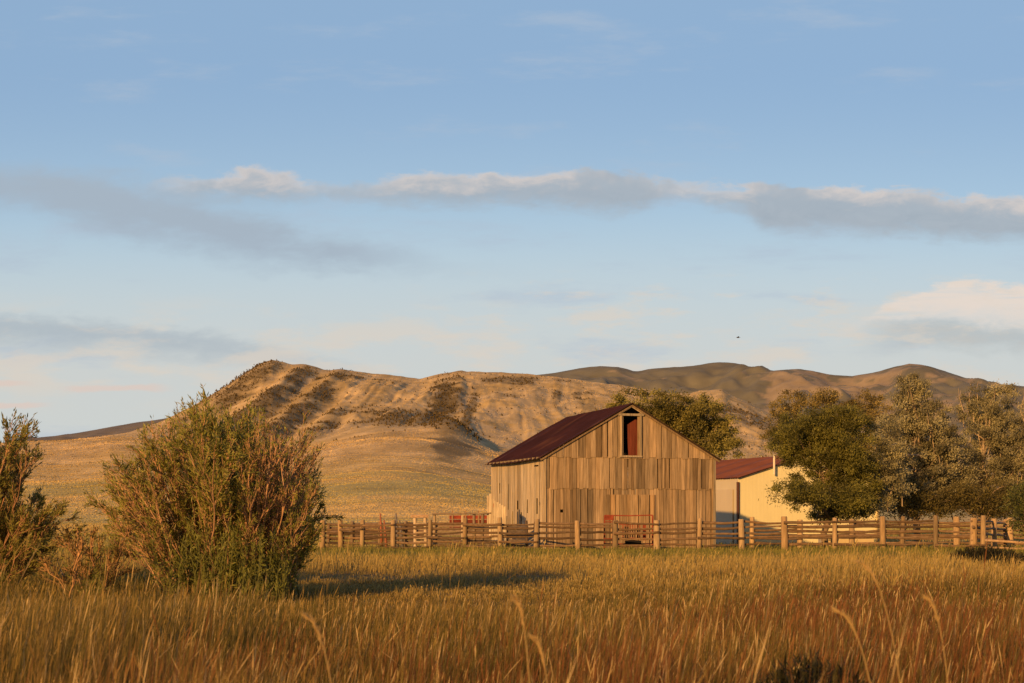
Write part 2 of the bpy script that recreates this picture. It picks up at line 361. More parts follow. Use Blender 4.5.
        k=len(rimi); rv=np.concatenate([top.reshape(-1,3)[rimi],bot.reshape(-1,3)[rimi]])
        e=np.arange(k); mb.add(rv,np.stack([e,(e+1)%k,(e+1)%k+k,e+k],-1),None,(.05,.022,.02))
        rf=mb.build('roof',M_metal,root)
    mb=MB(); mb.tube([Fb(W/2,t,ZR+.075-.07*math.sin(math.pi*max(0,min(1,t/Ln)))-.03*(t>8.5)) for t in np.linspace(-.26,Ln+.24,14)],.05,6,(.06,.025,.022)); mb.build('ridge_cap',M_metal,rf)
    for t in np.arange(.3,Ln,.75):
        mb=MB(); mb.box(Fb(-.2,t,roofz(-.2)-.02),.35,.06,.1,(.3,.24,.17),(*Fb.u,0),(*Fb.v,0)); mb.build('rafter_tail',M_board,root)
make_barn()

# ------------------------------------------------------------------ shed
def make_shed():
    Fs=Frame(15.9,100,22); W,Ln,ZE,SL=11.76,16.,4.23,.291
    root=thing('metal_shed',Fs(W/2,Ln/2,-.5),'cream yellow metal shed with rust red roof, right of the barn','shed')
    zr=lambda s: ZE+(W/2-abs(s-W/2))*SL
    u=(*Fs.u,0); v=(*Fs.v,0)
    def ribbed(pt,s0,s1,zt,c,name,lab=None,holes=None):
        mb=MB(); s=np.arange(s0,s1,.075); s=np.append(s,s1)
        ph=(s-s0)%.3; o=np.where((ph>.22)&(ph<.29),.0025,0.)
        top=[zt(x) if callable(zt) else zt for x in s]
        V=[pt(x,oo,-.7) for x,oo in zip(s,o)]+[pt(x,oo,z) for x,oo,z in zip(s,o,top)]
        n=len(s); e=np.arange(n-1); mb.add(V,np.stack([e,e+1,e+1+n,e+n],-1),None,c)
        return mb.build(name,M_siding,root)
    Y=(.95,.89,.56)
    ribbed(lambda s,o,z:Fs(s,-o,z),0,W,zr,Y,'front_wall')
    ribbed(lambda s,o,z:Fs(-o,Ln-s,z),0,Ln,ZE,(.56,.50,.37),'side_wall')  # left wall coloured darker than the gable to offset its stronger sun
    ribbed(lambda s,o,z:Fs(W+o,s,z),0,Ln,ZE,Y,'side_wall')
    ribbed(lambda s,o,z:Fs(W-s,Ln+o,z),0,W,zr,Y,'back_wall')
    for sg in (-1,1):
        tt=np.linspace(-.2,Ln+.2,160); hh=np.array([0,2,4,W/2+.12]); T,H=np.meshgrid(tt,hh)
        A=W/2+sg*H; Zt=ZE+W/2*SL+.06-H*SL+.03*(np.cos(T/.3*2*math.pi)>.7)
        P=np.stack([Fs.o[0]+Fs.u[0]*A+Fs.v[0]*T,Fs.o[1]+Fs.u[1]*A+Fs.v[1]*T,Zt],-1)
        m=len(tt); i=np.arange(3)[:,None]*m; j=np.arange(m-1)[None]; q=np.stack([i+j,i+j+1,i+m+j+1,i+m+j],-1).reshape(-1,4)
        mb=MB(); mb.add(P.reshape(-1,3),q,None,(.235,.085,.05)); P2=P.copy(); P2[...,2]-=.05; mb.add(P2.reshape(-1,3),q[:,::-1],None,(.2,.07,.04))
        rf=mb.build('roof',M_metal,root)
        # rake flashing and eave flashing
        a=Fs(W/2+sg*(W/2+.12),-.19,ZE-.12*SL+.03); b=Fs(W/2,-.19,ZE+W/2*SL+.03); d=b-a; l=np.linalg.norm(d); d/=l
        mb=MB(); mb.box((a+b)/2,l,.05,.13,(.17,.075,.04),d,v,np.cross(d,v)); mb.build('rake_flashing',M_metal,rf)
        mb=MB(); mb.box(Fs(W/2+sg*(W/2+.15),Ln/2,ZE-.05),.07,Ln+.3,.13,(.16,.07,.04),u,v); mb.build('gutter',M_metal,rf)
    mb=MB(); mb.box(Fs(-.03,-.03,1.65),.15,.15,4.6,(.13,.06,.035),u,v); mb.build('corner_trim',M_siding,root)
    mb=MB(); mb.box(Fs(W+.03,-.03,1.65),.15,.15,4.6,(.5,.42,.25),u,v); mb.build('corner_trim',M_siding,root)
    # sliding door on the left wall
    mb=MB()
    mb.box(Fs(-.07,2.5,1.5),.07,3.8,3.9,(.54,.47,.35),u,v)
    d=mb.build('sliding_door',M_siding,root)
    mb=MB()
    for t in np.arange(.9,4.3,.4): mb.box(Fs(-.115,t,1.4),.02,.03,3.6,(.48,.41,.30),u,v)
    mb.build('door_seams',M_siding,d)
    mb=MB(); mb.box(Fs(-.14,2.4,3.65),.16,3.6,.16,(.085,.045,.03),u,v); mb.build('door_track',M_metal,d)
    # pale service mast on the gable
    s=2.78; mb=MB(); mb.tube([Fs(s,-.28,4.5),Fs(s,-.28,5.0),Fs(s,-.28,5.9)],.075,8,(.78,.72,.6)); ms=mb.build('service_mast',M_siding,root,smooth=False)
    mb=MB(); mb.tube([Fs(s,-.28,5.88),Fs(s,-.28,5.94),Fs(s,-.28,6.0)],[.1,.1,.03],8,(.6,.55,.45)); mb.build('mast_cap',M_metal,ms)
    mb=MB(); mb.box(Fs(s,-.12,2.5),.3,.2,.45,(.6,.52,.3),u,v); mb.build('meter_box',M_siding,ms)
make_shed()

# ------------------------------------------------------------------ fences
PALE=(.41,.295,.175); DARK=(.17,.115,.075)
def post_mesh(x,y,h,r,c,lean=.06,k=8):
    mb=MB(); z0=float(zg(x,y)); lx,ly=random.uniform(-lean,lean),random.uniform(-lean,lean)
    pts=[(x,y,z0-.25),(x+lx*.3,y+ly*.3,z0+h*.3),(x+lx*.7,y+ly*.7,z0+h*.7),(x+lx,y+ly,z0+h*.97),(x+lx,y+ly,z0+h)]
    rr=np.array([1.1,1.05,1.,.97,.84])*r*np.array([random.uniform(.95,1.05) for _ in range(5)])
    mb.tube(pts,rr,k,wood(c,.16)); return mb
def rail_mesh(a,b,r,c,k=6):
    a=np.asarray(a,float); b=np.asarray(b,float); n=6; t=np.linspace(-.04,1.04,n)[:,None]
    p=a+(b-a)*t; p[:,2]+=-.05*np.sin(np.pi*np.clip(t[:,0],0,1))*random.uniform(-.4,1.1)+np.array([random.uniform(-.02,.02) for _ in range(n)])
    p[:,1]+=[random.uniform(-.02,.02) for _ in range(n)]
    mb=MB(); mb.tube(p,np.linspace(r*1.12,r*.85,n)*np.array([random.uniform(.92,1.08) for _ in range(n)]),k,wood(c,.35)); return mb
def rail_fence(root,posts,heights,h,rp,rr,pc,rc,behind=.16,skip=()):
    """posts: list of (x, y); heights: list of rail heights (or function of bay index)"""
    for (x,y) in posts: post_mesh(x,y,h*random.uniform(.95,1.09),rp*random.uniform(.82,1.2),pc).build('post',M_post,root,smooth=True)
    for i in range(len(posts)-1):
        (x0,y0),(x1,y1)=posts[i],posts[i+1]; g0,g1=float(zg(x0,y0)),float(zg(x1,y1))
        for hh in (heights(i) if callable(heights) else heights):
            if (i,hh) in skip: continue
            bb=behind if random.random()<.8 else -behind
            rail_mesh((x0,y0+bb,g0+hh+random.uniform(-.06,.06)),(x1,y1+bb,g1+hh+random.uniform(-.06,.06)),rr*random.uniform(.8,1.2),rc).build('rail',M_rail,root,smooth=True)
fx=[322,341,362,393,429.5,464.5,500.5,536,578,615.5,657,699,742,785,835,883,936,983]
dep=lambda p: float(np.interp(p,[322,500,600,983],[76,72.3,70.4,66]))
pts=[((p-HX)/F*dep(p),dep(p)) for p in fx]
root=thing('corral_fence',(pts[8][0],pts[8][1],float(zg(*pts[8]))),'long front corral fence of pale posts and dark round rails along the grass','fence')
rail_fence(root,pts,lambda i:[.2,.45,.7,.92,1.16,1.38] if i<7 else [.3,.62,.92,1.15,1.38] if i<12 else [.36,.7,.95,1.2,1.42],1.6,.135,.066,PALE,DARK)
bx=[752,800,852,902,957,1010,1062]
bd=[80,79.5,79,78.5,77,75,74]
pts=[((p-HX)/F*d,d) for p,d in zip(bx,bd)]
root=thing('inner_fence',(pts[3][0],pts[3][1],float(zg(*pts[3]))),'inner rail fence beyond the front fence, below the right-hand trees','fence')
rail_fence(root,pts,[.4,.65,.88,1.1,1.32,1.52],1.75,.15,.062,(.45,.33,.2),(.2,.135,.09))
pts=[((p-HX)/F*d,d) for p,d in [(983,66),(994,71),(1006,76)]]
pts[0]=(pts[0][0]-.42,pts[0][1]+.1)
root=thing('return_fence',(pts[0][0],pts[0][1],float(zg(*pts[0]))),'short rail fence running back from the thick post at far right','fence')
rail_fence(root,pts,[.5,.85,1.2,1.45],1.62,.15,.055,PALE,(.3,.21,.14),behind=.1)
pts=[((p-HX)/F*d,d) for p,d in [(988,65.6),(1060,64)]]
root=thing('low_rail_fence',(pts[0][0],pts[0][1],float(zg(*pts[0]))),'two low fence rails at the right edge, beside the dark weeds','fence')
for hh,dz in ((.52,.42),(.2,.18)):
    rail_mesh((pts[0][0],pts[0][1],float(zg(*pts[0]))+hh),(pts[1][0],pts[1][1],float(zg(*pts[1]))+dz),.06,(.36,.26,.17)).build('rail',M_rail,root,smooth=True)
post_mesh(pts[1][0],pts[1][1],.8,.12,PALE).build('post',M_post,root,smooth=True)
lx=[328,352,380,405,434]
pts=[((p-HX)/F*d,d) for p,d in zip(lx,[87,87,86.5,86,85])]
root=thing('plank_pen_fence',(pts[2][0],pts[2][1],float(zg(*pts[2]))),'dark old rail pen behind the left end of the front fence','fence')
rail_fence(root,pts,[.15,.42,.66,.9,1.12,1.34,1.52],1.6,.12,.098,(.26,.19,.13),(.15,.105,.08))

# ------------------------------------------------------------------ corral clutter
def planks_panel(mb,a,b,z0,z1,n,c,th=.05,ang=0.):
    a=np.array([*a,0.]); b=np.array([*b,0.]); d=b-a; l=np.linalg.norm(d); d/=l; nv=np.cross(d,(0,0,1.))
    H=(z1-z0)/n
    for k in range(n):
        z=z0+H*(k+.5)+random.uniform(-.02,.02)
        o=(a+b)/2; o[2]=z; tilt=random.uniform(-.015,.015)+ang
        dd=d*math.cos(tilt)+np.array([0,0,1.])*math.sin(tilt)
        mb.box(o+nv*random.uniform(-.015,.015),l*random.uniform(.96,1.04),th,H*random.uniform(.72,.9),wood(c,.4),dd,nv,np.cross(dd,nv))
def P2(px,d): return ((px-HX)/F*d,d)
# loading chute: two plank sides, uprights and a top pole
a,b=P2(433,77.5),P2(528,76.2)
g=float(zg(*a)); 
root=thing('loading_chute',((a[0]+b[0])/2,77,g),'old plank loading chute with grey boards left of the barn','chute')
mb=MB(); planks_panel(mb,a,P2(462,77.2),g+.1,g+1.5,6,(.19,.145,.115)); mb.build('side_panel',M_rail,root)
mb=MB(); planks_panel(mb,P2(465,77.1),P2(502,76.5),g+.1,g+1.42,6,(.22,.165,.125)); mb.build('side_panel',M_rail,root)
mb=MB(); planks_panel(mb,P2(504,76.5),b,g+.15,g+1.38,5,(.17,.135,.115),ang=-.02); mb.build('side_panel',M_rail,root)
mb=MB(); planks_panel(mb,P2(437,79.4),P2(500,78.4),g+.1,g+1.2,5,(.15,.11,.09)); mb.build('side_panel',M_rail,root)
for p,d,h,c in ((434,77.3,1.95,(.42,.32,.21)),(463,77,1.9,(.5,.4,.28)),(474,76.9,2.05,(.36,.28,.2)),(482,76.8,1.98,(.36,.28,.2)),(489,76.8,2.95,(.55,.45,.32)),(505,76.3,1.85,(.5,.42,.3)),(527,76,1.6,(.13,.10,.09))):
    x,y=P2(p,d); post_mesh(x,y,h,.085,c).build('upright',M_post,root,smooth=True)
x0,y0=P2(434,77.15); x1,y1=P2(489,76.6)
mb=rail_mesh((x0,y0,g+2.0),(x1,y1,g+2.02),.05,(.32,.24,.17)); mb.build('top_pole',M_rail,root,smooth=True)
# pale plank panel nailed at the chute's end, against the barn
a,b=P2(489,76.75),P2(506,76.4)
root=thing('plank_shield',(a[0],a[1],g),'pale upright plank panel with a red patch, by the barn side','panel')
mb=MB()
for k in range(7):
    t=(k+.5)/7; x=a[0]+(b[0]-a[0])*t; y=a[1]+(b[1]-a[1])*t-.13
    mb.box((x,y,g+1.35+(.35-.3*t if k else .55)),.12,.04,2.4-.5*t,wood((.52,.44,.33),.2))
mb.build('boards',M_board,root)
mb=MB(); mb.box((a[0]+.42,a[1]-.24,g+2.45),.36,.03,.2,(.34,.10,.06)); mb.build('patch',M_rust,root)
# red wagon behind the chute
root=thing('farm_wagon',(*P2(472,82),float(zg(0,82))),'old dark red farm wagon behind the loading chute','wagon')
gx,gy=P2(472,82); gz=float(zg(0,82))
mb=MB()
for sy in (-.6,.6):
    for k in range(3): mb.box((gx,gy+sy,gz+1.42+k*.24),2.5,.05,.2,wood((.26,.055,.035),.3))
for sx in (-1.25,1.25):
    for k in range(3): mb.box((gx+sx,gy,gz+1.42+k*.24),.05,1.2,.2,wood((.24,.055,.035),.3))
mb.box((gx,gy,gz+1.27),2.6,1.3,.08,(.16,.06,.04)); mb.build('wagon_box',M_rust,root)
mb=MB()
for sx in (-1.1,-.35,.4,1.1): mb.box((gx+sx,gy-.66,gz+1.75),.09,.07,1.05,(.34,.22,.14))
mb.build('stakes',M_post,root)
for sx in (-.9,.9):
    mb=MB(); mb.box((gx+sx,gy,gz+.55),.09,1.5,.09,(.05,.04,.035)); ax=mb.build('axle',M_rust,root)
    for sy in (-.78,.78):
        th=np.linspace(0,2*math.pi,19); mb=MB()
        mb.tube(np.stack([gx+sx+.5*np.cos(th),np.full(19,gy+sy),gz+.52+.5*np.sin(th)],1),.045,6,(.05,.04,.04),cap=False)
        for q in range(4):
            t=q*math.pi/4; mb.tube([(gx+sx-.48*math.cos(t),gy+sy,gz+.52-.48*math.sin(t)),(gx+sx,gy+sy,gz+.52),(gx+sx+.48*math.cos(t),gy+sy,gz+.52+.48*math.sin(t))],.022,5,(.2,.06,.04))
        mb.build('wheel',M_rust,ax,smooth=True)
mb=MB(); mb.tube([(gx-1.3,gy,gz+.6),(gx-2.1,gy-.2,gz+.9),(gx-2.5,gy-.3,gz+1.6)],.05,6,(.07,.05,.045)); mb.build('tongue',M_rust,root)
# chute gate: pale posts, crossbar, slats
x0,y0=P2(415.5,80); x1,y1=P2(426,80); g=float(zg(0,80))
root=thing('chute_gate',((x0+x1)/2,80,g),'narrow pale slatted gate between two tall posts, left of the chute','gate')
for x in (x0,x1): post_mesh(x,80,2.0,.1,(.58,.46,.33)).build('post',M_post,root,smooth=True)
mb=MB(); mb.box(((x0+x1)/2-.05,79.85,g+1.93),1.0,.09,.17,(.46,.32,.22)); mb.build('crossbar',M_rail,root)
mb=MB()
for k in range(6): mb.box(((x0+x1)/2,79.86,g+.2+k*.26),.66,.05,.13,wood((.52,.42,.31),.2))
mb.build('slats',M_rail,root)
for (p,lean,c,lab,nm) in ((382,-.1,(.30,.12,.07),'rusty brown stake pair standing behind the left fence','rusty_stake'),(398,-.12,(.17,.16,.18),'grey blue stake pair leaning behind the left fence','grey_stake')):
    x,y=P2(p,84); g=float(zg(x,y)); root=thing(nm,(x,y,g),lab,'stake')
    for dx,h,l in ((0,2.15,lean),(.28,1.75,lean*1.6)):
        mb=MB(); mb.tube([(x+dx,y,g-.1),(x+dx+l*.5,y,g+h*.55),(x+dx+l,y,g+h)],[.09,.085,.045],6,wood(c,.15)); mb.build('stake',M_rust if nm[0]=='r' else M_rail,root,smooth=True)
# red livestock gate before the barn door
gL=P2(604.5,71.5); gR=P2(653,71.2); g=float(zg(0,71.3)); RED=(.25,.055,.03)
root=thing('livestock_gate',((gL[0]+gR[0])/2,71.4,g),'red tubular livestock gate with slatted panel before the barn door','gate')
xa,xb=gL[0],gR[0]; Yg=71.4
mb=MB()
for x in (xa,xa+.42,xb): mb.tube([(x,Yg,g-.1),(x,Yg,g+1.0),(x,Yg,g+1.78)],.045,6,RED)
mb.tube([(xa,Yg,g+1.78),(xa+1.2,Yg,g+1.76),(xb,Yg,g+1.79)],.035,6,(.28,.07,.04))
mb.box((xa+.21,Yg,g+1.66),.42,.06,.24,RED)
mb.tube([(xa,Yg,g+.35),(xa+1.2,Yg,g+.35),(xb,Yg,g+.35)],.035,6,(.26,.08,.05)); mb.build('frame',M_rust,root)
mb=MB()
for k in range(8): mb.box((xa+.92+k*.12,Yg-.03,g+.98),.06,.03,.75,wood((.24,.075,.04),.25))
for z in (.62,1.34): mb.box((xa+1.34,Yg,g+z),1.25,.03,.07,(.22,.06,.04))
mb.box((xb-.42,Yg-.05,g+.95),.16,.06,.85,RED); mb.build('slatted_panel',M_rust,root)
mb=MB()
for z in (.6,.9,1.2,1.45): mb.tube([(xa,Yg-.02,g+z),(xa+.21,Yg-.02,g+z),(xa+.42,Yg-.02,g+z)],.028,5,RED)
mb.build('rungs',M_rust,root)
mb=MB(); mb.tube([(xa+1.0,Yg-.35,g+.42),(xa+1.4,Yg-.35,g+.44),(xa+1.8,Yg-.35,g+.42)],.1,8,(.02,.018,.018)); mb.tube([(xa+1.3,Yg-.35,g),(xa+1.3,Yg-.35,g+.2),(xa+1.3,Yg-.35,g+.42)],.06,6,(.02,.018,.018)); mb.build('latch_bar',M_metal,root)
# low cream trough
x,y=P2(846,86); g=float(zg(x,y))
root=thing('water_trough',(x,y,g),'long low cream trough behind the fence, under the green tree','trough')
mb=MB()
for sy in (-.4,.4): mb.box8([(x-1.55,y+sy-.03,g+.25),(x+1.55,y+sy-.03,g+.25),(x+1.55,y+sy+.03,g+.25),(x-1.55,y+sy+.03,g+.25),(x-1.6,y+sy*1.15-.03,g+.85),(x+1.6,y+sy*1.15-.03,g+.85),(x+1.6,y+sy*1.15+.03,g+.85),(x-1.6,y+sy*1.15+.03,g+.85)],(.62,.52,.33))
for sx in (-1.57,1.57): mb.box((x+sx,y,g+.55),.05,.86,.6,(.6,.5,.32))
mb.box((x,y,g+.28),3.1,.8,.05,(.4,.33,.2)); mb.build('basin',M_siding,root)
for sx in (-1.2,1.2):
    mb=MB(); mb.box((x+sx,y,g+.12),.12,.8,.25,(.2,.15,.1)); mb.build('foot',M_rail,root)
# white pail by the fence's left end
x,y=P2(311,79); g=float(zg(x,y))
root=thing('white_pail',(x,y,g),'small white pail on a short stump left of the fence end','pail')
mb=MB(); mb.tube([(x,y,g-.1),(x,y,g+.5),(x,y,g+1.05)],[.16,.14,.13],8,(.3,.22,.15)); mb.build('stump',M_bark,root,smooth=True)
mb=MB(); mb.tube([(x,y,g+1.06),(x,y,g+1.3),(x+.01,y,g+1.36),(x+.01,y,g+1.365)],[.12,.15,.155,.1],12,(.8,.78,.72)); mb.build('bucket',M_siding,root,smooth=True)
th=np.linspace(0,math.pi,9); mb=MB(); mb.tube(np.stack([x+.15*np.cos(th),np.full(9,y),g+1.34+.2*np.sin(th)],1),.012,5,(.4,.38,.35)); mb.build('handle',M_metal,root)

# ------------------------------------------------------------------ trees
def limb(a,b,n=6,wob=.12):
    a=np.asarray(a,float); b=np.asarray(b,float); t=np.linspace(0,1,n)[:,None]; L=np.linalg.norm(b-a)
    p=a+(b-a)*t; w=rng.normal(size=(n,3))*wob*L/n; w[0]=w[-1]=0; p+=w
    p[:,2]+=np.sin(t[:,0]*math.pi)*L*.06; return p
def tree(name,base,lobes,d,label,cat,leafc,nleaf,L,Wd,sig,group=None,clump_per=26,trunk_r=.25,bark=(.28,.21,.15),droop=0.,upsweep=.4,nlimb=22,twigs=0,hollow=.42):
    """lobes: list of (px, py, rx, ry) silhouettes at depth d, each an ellipsoid as deep as it is wide"""
    bx,by=(base-HX)/F*d,d; bz=float(zg(bx,by))
    root=thing(name,(bx,by,bz),label,cat,group)
    C=[];RR=[]
    for l in lobes:
        p=at(l[0],l[1],d+(l[4] if len(l)>4 else 0)); s=d/F; C.append(p); RR.append((l[2]*s,min(l[2],l[3]*1.3)*s,l[3]*s))
    C=np.array(C); RR=np.array(RR); vol=RR.prod(1)**.72; vol/=vol.sum()
    cl=[]
    for c,r,v in zip(C,RR,vol):
        n=max(6,int(v*clump_per*10)); q=rng.normal(size=(n,3)); q/=np.linalg.norm(q,axis=1)[:,None]; q*=(rng.random(n)**hollow)[:,None]
        cl.append(c+q*r)
    cl=np.concatenate(cl); cl=cl[cl[:,2]>bz+.2]
    top=C[np.argmax(C[:,2])]
    trunk=limb((bx,by,bz-.2),(C[:,0].mean()*.5+top[0]*.5,d,top[2]-.2*RR[0,2]),9,.25)
    mb=MB(); mb.tube(trunk,np.linspace(trunk_r,trunk_r*.2,9),7,bark)
    tr=mb.build('trunk',M_bark,root,smooth=True)
    mb=MB()
    for e in cl[rng.choice(len(cl),min(nlimb,len(cl)),replace=False)]:
        k=int(np.clip(np.searchsorted(trunk[:,2],bz+(e[2]-bz)*rng.uniform(.3,.7)),1,7)); s=trunk[k]
        mb.tube(limb(s,e,6,.25),np.linspace(trunk_r*.32,.02,6),5,np.array(bark)*rng.uniform(.8,1.2),cap=False)
    for k in range(twigs):
        c=cl[rng.integers(len(cl))]; e=c+np.array([rng.normal()*.25,rng.normal()*.25,rng.uniform(.5,1.4)])
        mb.tube(limb(c-(0,0,.8),e,4,.2),[.035,.03,.02,.008],4,np.array(bark)*1.25,cap=False)
    mb.build('limbs',M_bark,root,smooth=True)
    which=rng.integers(0,len(cl),nleaf); ctr=C.mean(0)
    shade=rng.uniform(.4,1.45,len(cl)); cs=sig*rng.uniform(.6,1.3,len(cl))
    off=rng.normal(size=(nleaf,3))*[1,1,.75]
    p=cl[which]+off*cs[which][:,None]
    out=p-ctr; out/=np.linalg.norm(out,axis=1)[:,None]+1e-9
    dirs=out*.6+rng.normal(size=(nleaf,3))*.75+[0,0,upsweep-droop]
    t=rng.random(nleaf); c=mix(leafc[0],leafc[1],t)*shade[which][:,None]
    m=p[:,2]>bz+.1
    mb=MB(); mb.leaves(p[m],dirs[m],L*rng.uniform(.7,1.3,m.sum()),Wd*rng.uniform(.7,1.3,m.sum()),c[m])
    mb.build('crown',M_leaf,root)
OL=((.21,.20,.05),(.31,.27,.08)); GR=((.15,.155,.032),(.235,.22,.055)); SV=((.26,.25,.135),(.43,.40,.25)); BR=((.24,.195,.065),(.34,.27,.10))
tree('cottonwood_tree',672,[(642,412,42,22),(680,414,44,24),(706,428,34,26),(622,418,32,16),(722,446,20,14,-3),(660,440,50,34)],127,'round olive green cottonwood rising behind the barn roof','tree',OL,60000,.19,.11,.29,clump_per=40,trunk_r=.3)
tree('willow_tree',826,[(812,440,40,30),(836,424,30,17),(846,446,32,36),(800,428,24,16),(790,448,20,20),(848,480,27,40),(832,470,28,30),(838,508,30,14),(824,512,18,10),(790,493,14,16,-4),(800,488,16,14,-2),(815,497,20,16,-3),(850,500,24,16,-2),(862,490,16,30)],84,'dense dark green willow in front of the yellow shed','tree',GR,84000,.17,.05,.22,clump_per=58,trunk_r=.22,upsweep=.1)
tree('cottonwood_tree',820,[(788,407,22,15),(824,402,34,15),(862,408,28,17),(884,425,20,22),(790,432,30,24),(850,440,40,34),(880,470,30,44)],128,'brownish green tree with a flat top behind the dark willow','tree',BR,46000,.18,.09,.26,clump_per=44,trunk_r=.28)
tree('silver_poplar_tree',918,[(906,388,11,23),(912,400,17,26),(918,418,26,34),(932,440,30,40),(896,445,24,40),(915,480,38,38),(946,470,26,40),(888,445,15,30,-7),(890,482,20,34,-7),(930,495,44,24)],92,'tall pale silver leaved tree right of the dark willow','tree',SV,90000,.15,.065,.21,clump_per=60,trunk_r=.26,bark=(.36,.28,.2),upsweep=.8,twigs=50)
tree('silver_poplar_tree',984,[(968,412,16,24),(990,415,18,34),(1004,425,22,40),(980,450,34,38),(1010,465,36,40),(966,480,34,36),(1030,440,30,44),(1050,470,36,44),(1000,498,44,22)],94,'pale silver tree with bare upper twigs at the right edge','tree',SV,95000,.14,.06,.21,clump_per=56,trunk_r=.24,bark=(.42,.33,.24),upsweep=.8,twigs=110)
DG=((.11,.10,.03),(.19,.155,.05))
tree('willow_shrub',905,[(890,497,22,20),(915,500,24,19),(935,505,18,14)],88,'low dark shrub under the tall silver tree','shrub',DG,9000,.17,.06,.25,trunk_r=.08)
tree('willow_shrub',985,[(962,500,20,18),(985,503,24,16),(1012,500,22,18)],88.5,'low dark shrub under the bare-twigged silver tree','shrub',DG,9000,.17,.06,.25,trunk_r=.08)
tree('green_bush',1030,[(1026,510,20,26),(1040,505,28,30)],63,'leafy green bush at the right edge beside the fence','bush',((.10,.12,.03),(.16,.17,.05)),9000,.12,.045,.16,trunk_r=.06)

# ------------------------------------------------------------------ foreground willow bushes
def bush(name,base_px,d,label,stems,leafc,stemc,leaf_n,basal=None,group=None,spread=.8,leafL=.10,leafW=.021,seed=1,leaf_fn=None):
    """stems: list of (tip px, tip py, depth offset, weight) that the main stems reach for"""
    global rng
    keep=rng; rng=np.random.default_rng(seed)
    bx,by=(base_px-HX)/F*d,d; bz=float(zg(bx,by)); root=thing(name,(bx,by,bz),label,'bush',group)
    mb=MB(); LP=[];LD=[];LW=[]
    for (tx,ty,dd,wt,b0) in stems:
        tip=at(tx,ty,d+dd); b=np.array([(b0-HX)/F*d+rng.normal()*.12,by+rng.normal()*.3+dd*.25,bz-.1])
        n=9; t=np.linspace(0,1,n)[:,None]
        ctrl=b*.5+tip*.5; ctrl[2]=b[2]+(tip[2]-b[2])*rng.uniform(.5,.62)
        p=(1-t)**2*b+2*t*(1-t)*ctrl+t*t*tip; p[1:-1]+=rng.normal(size=(n-2,3))*.035
        r0=rng.uniform(.010,.026); c=np.array(stemc)*rng.uniform(.75,1.35)
        mb.tube(p,np.linspace(r0,.006,n),5,c,cap=False)
        L=np.linalg.norm(tip-b)
        for k in range(rng.integers(6,11)):
            f=rng.uniform(.28,.97); i=min(int(f*(n-1)),n-2); s=p[i]+(p[i+1]-p[i])*(f*(n-1)-i)
            ax=p[i+1]-p[i]; ax/=np.linalg.norm(ax); dv=ax+rng.normal(size=3)*.25+[0,0,.08]; dv/=np.linalg.norm(dv)
            l=L*rng.uniform(.13,.3)*(1.25-f*.6); e=s+dv*l
            q=limb(s,e,5,.18); mb.tube(q,np.linspace(r0*.42*(1.1-f*.6)+.004,.004,5),4,c*rng.uniform(.85,1.2),cap=False)
            for m in range(rng.integers(4,8)):
                g=rng.uniform(.2,1); s2=s+(e-s)*g; d2=dv+rng.normal(size=3)*.3+[0,0,.1]; d2/=np.linalg.norm(d2); l2=l*rng.uniform(.25,.6)
                e2=s2+d2*l2; mb.tube(np.array([s2,(s2+e2)/2+rng.normal(size=3)*.015,e2]),[.0055,.0045,.003],3,c*rng.uniform(.9,1.3),cap=False)
                LP.append((s2,e2)); LD.append(d2); LW.append(wt)
            LP.append((s,e)); LD.append(dv); LW.append(wt*.6)
    mb.build('stems',M_bark,root,smooth=True)
    LW=np.array(LW); A=np.array([x[0] for x in LP]); B=np.array([x[1] for x in LP]); D_=np.array(LD)
    pr=LW/LW.sum(); k=rng.choice(len(A),leaf_n,p=pr); t=rng.random(leaf_n)[:,None]**.7
    P=A[k]+(B[k]-A[k])*t+rng.normal(size=(leaf_n,3))*.02
    dirs=D_[k]+rng.normal(size=(leaf_n,3))*.38
    sh=rng.uniform(.65,1.35,len(A))[k]
    c=mix(leafc[0],leafc[1],rng.random(leaf_n))*sh[:,None]
    mb=MB(); mb.leaves(P,dirs,leafL*rng.uniform(.6,1.4,leaf_n),leafW*rng.uniform(.7,1.4,leaf_n),c); mb.build('leaves',M_leaf,root)
    if basal:
        mb=MB(); x0,x1,hmin,hmax,nn,y0,y1=basal
        for k in range(nn):
            x=(rng.uniform(x0,x1)-HX)/F*d; y=d+rng.uniform(y0,y1); z=float(zg(x,y)); h=rng.uniform(hmin,hmax)
            lean=rng.normal(size=2)*.14
            s=np.array([x,y,z]); e=s+[lean[0]*h,lean[1]*h,h]
            mb.tube(np.array([s,(s+e)/2,e]),[.008,.007,.004],3,(.16,.17,.05),cap=False)
            m=int(26*h); tt=rng.uniform(.15,1,m)[:,None]; pp=s+(e-s)*tt
            dd=rng.normal(size=(m,3))*.5+[lean[0],lean[1],.8]
            mb.leaves(pp,dd,rng.uniform(.09,.17,m),rng.uniform(.014,.03,m),mix((.16,.19,.035),(.28,.28,.07),rng.random(m)))
        mb.build('basal_shoots',M_leaf,root)
    rng=keep
def fan(lst,n,seed):
    r=np.random.default_rng(seed); out=[]
    for (x0,x1,y0,y1,wt,bx0,bx1,k) in lst:
        for _ in range(k):
            u=r.random(); out.append((x0+(x1-x0)*u+r.normal()*4,y0+(y1-y0)*u+r.normal()*7,r.normal()*1.0,wt*r.uniform(.5,1.5),bx0+(bx1-bx0)*(.25*r.random()+.75*u)))
    return out
